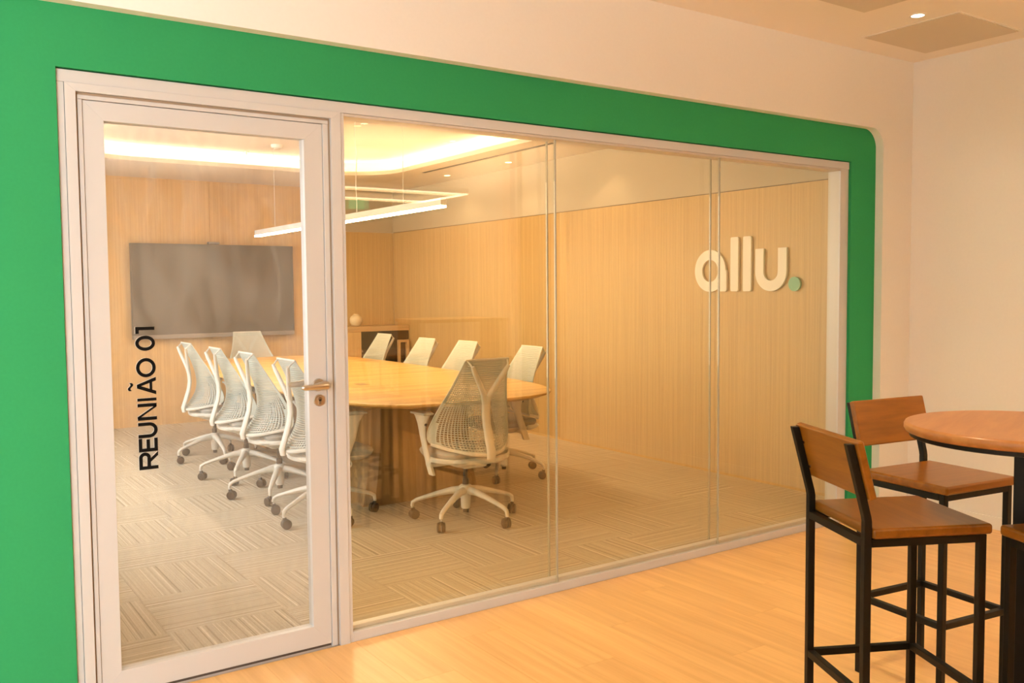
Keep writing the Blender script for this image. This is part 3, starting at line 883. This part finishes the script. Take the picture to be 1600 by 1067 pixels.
tv = empty('television', (3.055, YB-0.05, 1.472))
tag(tv, 'large grey wall-mounted screen on the pale wood back wall', 'television')
bxo('screen', (-0.885, -0.036, -0.475, 0.885, -0.010, 0.505), M['tvscreen'], tv)
bm = bmesh.new()
box(bm, -0.899, -0.040, 0.505, 0.899, 0.045, 0.518)
box(bm, -0.899, -0.040, -0.475, -0.885, 0.045, 0.505); box(bm, 0.885, -0.040, -0.475, 0.899, 0.045, 0.505)
obj('bezel', bm, M['tvside'], tv)
bxo('bottom_bar', (-0.899, -0.042, -0.520, 0.899, 0.045, -0.4755), M['tvframe'], tv, 0.003)
bxo('back_cover', (-0.885, -0.010, -0.475, 0.885, 0.049, 0.505), M['gas'], tv)
cm = bxo('webcam', (2.975, YB-0.09, 1.995, 3.100, YB-0.03, 2.020), M['tvframe'], bev=0.006)
tag(cm, 'small dark camera bar perched on top of the grey screen', 'camera')

sg = empty('wall_sign', (XW, 0, 0))
tag(sg, 'cream raised lettering reading allu with a green dot on the veneer wall', 'sign')
def extr(bm, d0, d1):
    e = bmesh.ops.extrude_face_region(bm, geom=bm.faces[:])
    vs = [v for v in e['geom'] if isinstance(v, bmesh.types.BMVert)]
    for v in bm.verts: v.co.z = d0
    for v in vs: v.co.z = d1
def place_sign(bm):
    extr(bm, 0.006, 0.024)
    for v in bm.verts:
        x, y, z = v.co; v.co = (-z, -x, y)
def rr(bm, x0, x1, y0, y1, r=0.014, bot=True):
    pts = []
    for cx, cy, a in ((x1-r, y1-r, 0), (x0+r, y1-r, PI/2), (x0+r, y0+r, PI), (x1-r, y0+r, 1.5*PI)):
        pts += arc(cx, cy, r, a, a+PI/2, 4)
    bm.faces.new([bm.verts.new((a, b, 0)) for a, b in pts])
zb = 1.428
bm = bmesh.new(); ring2d(bm, -1.557, zb+0.160, 0.160, 0.163, 0.077, 0.077, 40); place_sign(bm); b2 = bmesh.new(); rr(b2, -1.462, -1.388, zb, zb+0.165); extr(b2, 0.0061, 0.0243)
for v in b2.verts: v.co = (-v.co.z, -v.co.x, v.co.y)
tm2 = bpy.data.meshes.new('t'); b2.to_mesh(tm2); b2.free(); bm.from_mesh(tm2); bpy.data.meshes.remove(tm2)
obj('letter', bm, M['logo'], sg)
for a, b in ((-1.348, -1.272), (-1.226, -1.149)):
    bm = bmesh.new(); rr(bm, a, b, zb, 1.838); place_sign(bm); obj('letter', bm, M['logo'], sg)
bm = bmesh.new(); ring2d(bm, -0.966, zb+0.142, 0.142, 0.142, 0.077, 0.077, 24, PI, 2*PI)
quad2d(bm, [(-1.108, zb+0.142), (-1.031, zb+0.142), (-1.031, 1.740), (-1.108, 1.740)]); quad2d(bm, [(-0.901, zb+0.142), (-0.824, zb+0.142), (-0.824, 1.740), (-0.901, 1.740)])
place_sign(bm); obj('letter', bm, M['logo'], sg)
bm = bmesh.new(); bm.faces.new([bm.verts.new((-0.757+0.051*math.cos(2*PI*k/28), zb+0.050+0.051*math.sin(2*PI*k/28), 0)) for k in range(28)])
place_sign(bm); tag(obj('dot', bm, M['logog'], sg), 'round green dot')

# ------------------------------------------------------------------ credenza with niche at the back wall
CY = 6.58
cr = empty('credenza', (4.84, CY, 0)); tag(cr, 'pale wood counter with a dark open niche in the back corner', 'cabinet')
bxo('counter_top', (-0.50, -0.01, 0.968, 0.475, 0.40, 1.030), M['cab'], cr, 0.002)
bxo('cabinet_body', (-0.50, 0.006, 0.08, -0.172, 0.40, 0.967), M['veneer2'], cr)
bxo('door', (-0.498, -0.006, 0.082, -0.174, 0.0055, 0.962), M['veneer2'], cr, 0.001)
bxo('plinth', (-0.49, 0.03, 0.0, 0.46, 0.39, 0.079), M['gasket'], cr)
bxo('niche_back', (-0.1715, 0.37, 0.08, 0.475, 0.398, 0.967), M['fridge'], cr)
bxo('niche_floor', (-0.1715, 0.006, 0.08, 0.475, 0.369, 0.105), M['gasket'], cr)
bxo('niche_side', (0.462, 0.006, 0.1055, 0.475, 0.369, 0.967), M['fridge'], cr)
fg = empty('mini_fridge', (4.84+0.05, CY+0.20, 0.1055)); tag(fg, 'dark glass-fronted mini fridge inside the counter niche', 'fridge')
bxo('body', (-0.20, -0.12, 0.0, 0.17, 0.165, 0.56), M['gas'], fg, 0.006)
bxo('door', (-0.20, -0.145, 0.02, 0.17, -0.121, 0.56), M['fridge'], fg, 0.004)
st = empty('wooden_frame_stand', (5.235, CY-0.05, 0)); tag(st, 'thin pale wood square frame stand at the niche right end', 'stand')
bm = bmesh.new(); box(bm, -0.10, -0.02, 0.825, 0.045, 0.02, 0.855)
obj('top_bar', bm, M['cab'], st)
for a, b in ((-0.10, -0.075), (0.012, 0.045)):
    bm = bmesh.new(); box(bm, a, -0.02, 0.0, b, 0.02, 0.8245); obj('leg', bm, M['cab'], st)
vs = empty('vase', (4.665, CY+0.13, 1.030)); tag(vs, 'round cream vase on the pale wood counter', 'vase')
bm = bmesh.new()
lathe(bm, [(0.030, 0.0), (0.055, 0.012), (0.074, 0.045), (0.078, 0.075), (0.070, 0.108), (0.048, 0.130), (0.028, 0.140), (0.030, 0.150), (0.024, 0.150)], 24)
obj('body', bm, M['vase'], vs, smooth=True)

# ------------------------------------------------------------------ ceiling fittings
def downlight(x, y, z, lb, grp, power=0, r=0.032, col=WARM2, spread=110):
    d = empty('downlight', (x, y, z)); tag(d, lb, 'ceiling light', grp)
    bm = bmesh.new()
    n = 20
    rings = [[(rr_*math.cos(2*PI*k/n), rr_*math.sin(2*PI*k/n), zz) for k in range(n)] for rr_, zz in ((r+0.010, 0.0), (r+0.009, -0.004), (r, -0.004), (r, -0.001))]
    loft(bm, rings, caps=False)
    obj('trim_ring', bm, M['pend'], d, smooth=True)
    bm = bmesh.new(); bm.faces.new([bm.verts.new((r*math.cos(2*PI*k/n), r*math.sin(2*PI*k/n), -0.0020)) for k in range(n)])
    bmesh.ops.reverse_faces(bm, faces=bm.faces[:])
    o = obj('lens', bm, M['spot'], d)
    if power:
        l = bpy.data.lights.new('downlight_beam', 'SPOT'); l.energy = power; l.color = col; l.spot_size = math.radians(spread); l.spot_blend = 0.6; l.shadow_soft_size = 0.035
        lo = bpy.data.objects.new('downlight_beam', l); COL.objects.link(lo); lo.parent = d; lo.location = (0, 0, -0.012)
    return d
ML = 8
for y, lb in ((2.723, 'round downlight beside the dark slot, just right of the front glass joint'), (3.963, 'round downlight midway along the ceiling edge right of the dark slot'), (5.140, 'round downlight furthest back, near the end of the dark slot')):
    downlight(5.045, y, ZM, lb, 'meeting room downlights', ML)
LL = 30
downlight(4.482, -0.652, ZC, 'round lit downlight beside the square ceiling hatch', 'lounge downlights', 30, spread=64)
for (x, y, p, lb) in ((3.36, -3.62, LL, 'lounge downlight mirrored high in the glass beside the door'), (4.45, -3.0, 14, 'lounge downlight mirrored near the glowing cove, nearer the bar table'),
                      (4.45, -4.0, 14, 'lounge downlight mirrored near the cove, nearer the hanging rectangular lamp'), (2.2, -1.4, 105, 'added lounge downlight that lights the ceiling by bounce off the floor'),  # the strong one is added: its floor bounce lifts ceiling and upper walls
                      (0.6, -1.6, 8, 'lounge downlight before the door'), (1.9, -4.6, LL, 'lounge downlight left of the hanging rectangular lamp'), (-0.8, -1.8, 5, 'lounge downlight before the left green wall')):
    downlight(x, y, ZC, lb, 'lounge downlights out of frame', p, spread=80 if p > 90 else 110)

sd = bxo('slot_diffuser', (4.695, 2.35, ZM-0.004, 4.733, 5.07, ZM-0.0002), M['dark'])
tag(sd, 'long thin dark air slot in the meeting room ceiling border', 'air vent')
h = empty('ceiling_hatch', (4.915, -0.525, ZC)); tag(h, 'square grey ceiling access hatch beside the lit downlight', 'hatch')
bxo('panel', (-0.305, -0.275, -0.007, 0.305, 0.275, -0.0003), M['hatch'], h, 0.001)
bm = bmesh.new()
for d in ((-0.318, -0.288, 0.318, -0.277), (-0.318, 0.277, 0.318, 0.288), (-0.318, -0.277, -0.307, 0.277), (0.307, -0.277, 0.318, 0.277)):
    box(bm, d[0], d[1], -0.004, d[2], d[3], -0.0003)
obj('frame', bm, M['ceil'], h)
h2 = bxo('ceiling_hatch', (3.60, -1.12, ZC-0.006, 4.19, -0.535, ZC-0.0003), M['hatch'], bev=0.001)
tag(h2, 'grey ceiling panel cut off by the top photo edge', 'hatch')
sm = empty('smoke_detector', (3.10, 5.02, ZU)); tag(sm, 'round white smoke detector on the tray ceiling', 'smoke detector')
bm = bmesh.new(); lathe(bm, [(0.055, 0.0), (0.055, -0.018), (0.045, -0.03), (0.030, -0.032)], 20); obj('housing', bm, M['white'], sm, smooth=True)
bm = bmesh.new(); lathe(bm, [(0.028, -0.0322), (0.028, -0.045), (0.018, -0.048)], 16); obj('sensor', bm, M['hatch'], sm, smooth=True)
sp = empty('sprinkler', (3.00, 5.60, ZU)); tag(sp, 'small metal sprinkler head on the tray ceiling near the glowing cove', 'sprinkler')
bm = bmesh.new(); lathe(bm, [(0.030, 0.0), (0.028, -0.006), (0.012, -0.008)], 16); cyl(bm, (0, 0, -0.006), (0, 0, -0.030), 0.006, 8); lathe(bm, [(0.016, -0.030), (0.016, -0.033)], 12)
obj('head', bm, M['bolt'], sp)

# ------------------------------------------------------------------ bar stools and round table
def make_stool():
    root = empty('bar_stool')
    lw, ld, t = 0.1675, 0.175, 0.022
    zs = 0.777
    bk = M['black']
    for sx in (-1, 1):
        bm = bmesh.new(); bar(bm, (sx*lw, ld, 0.0), (sx*lw, ld, zs-0.031), t, up=(0, 1, 0)); bevel(bm, 0.0022, 2); obj('leg', bm, bk, root)
        bm = bmesh.new()
        q = t/2
        def sec(y, z): return [(sx*lw-q, y-q, z), (sx*lw+q, y-q, z), (sx*lw+q, y+q, z), (sx*lw-q, y+q, z)]
        loft(bm, [sec(-ld, 0), sec(-ld, zs-0.03), sec(-ld, 0.797), sec(-ld-0.0025, 0.812), sec(-ld-0.056, 1.016)])
        bevel(bm, 0.0022, 2, 0.9); obj('leg', bm, bk, root)
    # seat frame and footrests
    bm = bmesh.new(); z = zs-0.031-t/2
    bar(bm, (-lw+q, ld, z), (lw-q, ld, z), t); bar(bm, (-lw+q, -ld, z), (lw-q, -ld, z), t)
    for sx in (-1, 1): bar(bm, (sx*lw, -ld+q, z), (sx*lw, ld-q, z), t)
    obj('seat_frame', bm, bk, root)
    z = 0.289
    for p0, p1 in (((-lw+q, ld, z), (lw-q, ld, z)), ((-lw+q, -ld, z), (lw-q, -ld, z)), ((-lw, -ld+q, z), (-lw, ld-q, z)), ((lw, -ld+q, z), (lw, ld-q, z))):
        bm = bmesh.new(); bar(bm, p0, p1, t); bevel(bm, 0.002, 2); obj('footrest', bm, bk, root)
    bm = bmesh.new(); box(bm, -lw-0.018, -ld+q+0.001, zs-0.0305, lw+0.018, ld+0.026, zs)
    bevel(bm, 0.009, 3); obj('seat', bm, M['stoolwood'], root, smooth=True)
    # backrest board leans with the posts
    bm = bmesh.new(); box(bm, -lw-0.022, 0.0, 0.0, lw+0.022, 0.023, 0.170); bevel(bm, 0.006, 3)
    lean = math.atan2(0.0535, 0.204)
    Mx = Matrix.Translation((0, -ld-0.0025+q+0.0005-0.0115, 0.857)) @ Matrix.Rotation(lean, 4, 'X')
    bmesh.ops.transform(bm, matrix=Mx, verts=bm.verts[:])
    br = obj('backrest', bm, M['stoolwood'], root, smooth=True)
    for sx in (-1, 1):
        for zz in (0.035, 0.115):
            bm = bmesh.new(); cyl(bm, (sx*(lw-q-0.006), 0.001, zz), (sx*(lw-q-0.006), -0.003, zz), 0.0042, 10)
            bmesh.ops.transform(bm, matrix=Mx, verts=bm.verts[:])
            obj('bolt', bm, M['bolt'], br, smooth=True)
    return root
stool = make_stool(); index_kids()
for i, (x, y, th, lb) in enumerate((
    (2.463, -1.836, -0.462, 'black steel bar stool with reddish wood seat, in front left of the round table'),
    (3.113, -1.583, -1.704, 'black steel bar stool behind the round table, its wooden backrest overlapping the green wall'),
    (2.655, -2.362, 1.152, 'bar stool at the right photo edge, only a seat corner showing below the round table'))):
    o = stool if i == 0 else copy_tree(stool)
    o.location = (x, y, 0); o.rotation_euler = (0, 0, th-PI/2)
    tag(o, lb, 'stool', 'bar stools around the round table')
rt = empty('round_bar_table', (2.752, -2.088, 0), math.radians(20)); tag(rt, 'tall round wooden bar table with black steel post at the right photo edge', 'table')
bm = bmesh.new(); lathe(bm, [(0.326, 1.010), (0.333, 1.013), (0.338, 1.022), (0.338, 1.032), (0.334, 1.039), (0.327, 1.041)], 72)
obj('table_top', bm, M['tablewood'], rt, smooth=True, ang=0.9)
bm = bmesh.new(); lathe(bm, [(0.318, 0.996), (0.322, 0.998), (0.322, 1.0095)], 64)
obj('under_ring', bm, M['black'], rt, smooth=True)
bxo('post', (-0.032, -0.032, 0.012, 0.032, 0.032, 0.9955), M['black'], rt, 0.003)
bxo('base_plate', (-0.12, -0.12, 0.0, 0.12, 0.12, 0.0118), M['black'], rt, 0.003)

# ------------------------------------------------------------------ lounge behind the camera (seen only as reflections in the glass)
pf = empty('rectangular_pendant_lamp', (4.07, -4.61, 2.40)); tag(pf, 'rectangular hanging lamp in the lounge, mirrored in the glass beside the pendant light', 'lamp')
for nm, d in (('profile', (-0.66, -0.44, 0.66, -0.40)), ('profile', (-0.66, 0.40, 0.66, 0.44)), ('profile', (-0.66, -0.3995, -0.62, 0.3995)), ('profile', (0.62, -0.3995, 0.66, 0.3995))):
    p_ = bxo(nm, (d[0], d[1], 0.0, d[2], d[3], 0.05), M['pend'], pf)
    bxo('diffuser', (d[0]+0.003, d[1]+0.003, -0.012, d[2]-0.003, d[3]-0.003, -0.0003), M['linl'], p_)
for y in (-0.42, 0.42):
    l_ = area_light('added_ceiling_fill', (0, y, 0.056), (0, 0, 1), 1.25, 0.03, 92, WARM2); l_.parent = pf  # upward fill added to brighten the lounge ceiling, not part of the lamp
for x in (-0.64, 0.64):
    for y in (-0.42, 0.42):
        bm = bmesh.new(); cyl(bm, (x, y, 0.05), (x, y, ZC-2.40), 0.0018, 6); obj('suspension_cable', bm, M['pend'], pf)
ex = empty('exit_sign', (4.88, -7.0, 2.48)); tag(ex, 'green exit sign hanging in the lounge, mirrored faintly in the glass', 'sign')
bxo('face', (-0.13, -0.015, 0.0, 0.13, 0.015, 0.12), M['exit'], ex)
bm = bmesh.new()
for x in (-0.08, 0.08): cyl(bm, (x, 0, 0.12), (x, 0, ZC-2.48), 0.004, 8)
obj('hanger', bm, M['pend'], ex)
d2 = empty('door_2', (XR, -3.88, 0)); tag(d2, kind='structure')
bxo('jamb', (-0.03, 0.33, 0, -0.0005, 0.40, 2.2), M['pink'], d2); bxo('jamb', (-0.06, -0.60, 0, -0.0005, -0.33, ZC), M['pink'], d2)
bxo('door_leaf', (-0.02, -0.329, 0.005, -0.0005, 0.329, 2.2), M['tbase'], d2)
bc = empty('bar_counter', (4.84, -4.70, 0)); tag(bc, 'wood and pinkish bar counter in the lounge, mirrored faintly behind the conference table', 'counter')
bxo('front_panel', (-0.48, 0.28, 0.0, 0.15, 0.30, 1.13), M['pink'], bc)
bxo('side_panel', (0.151, 0.28, 0.0, 0.48, 0.30, 1.13), M['cab'], bc)
bxo('body', (-0.48, -0.30, 0.0, 0.48, 0.2795, 1.13), M['cab'], bc)
bxo('counter_top', (-0.50, -0.32, 1.1305, 0.50, 0.32, 1.165), M['cab'], bc, 0.003)
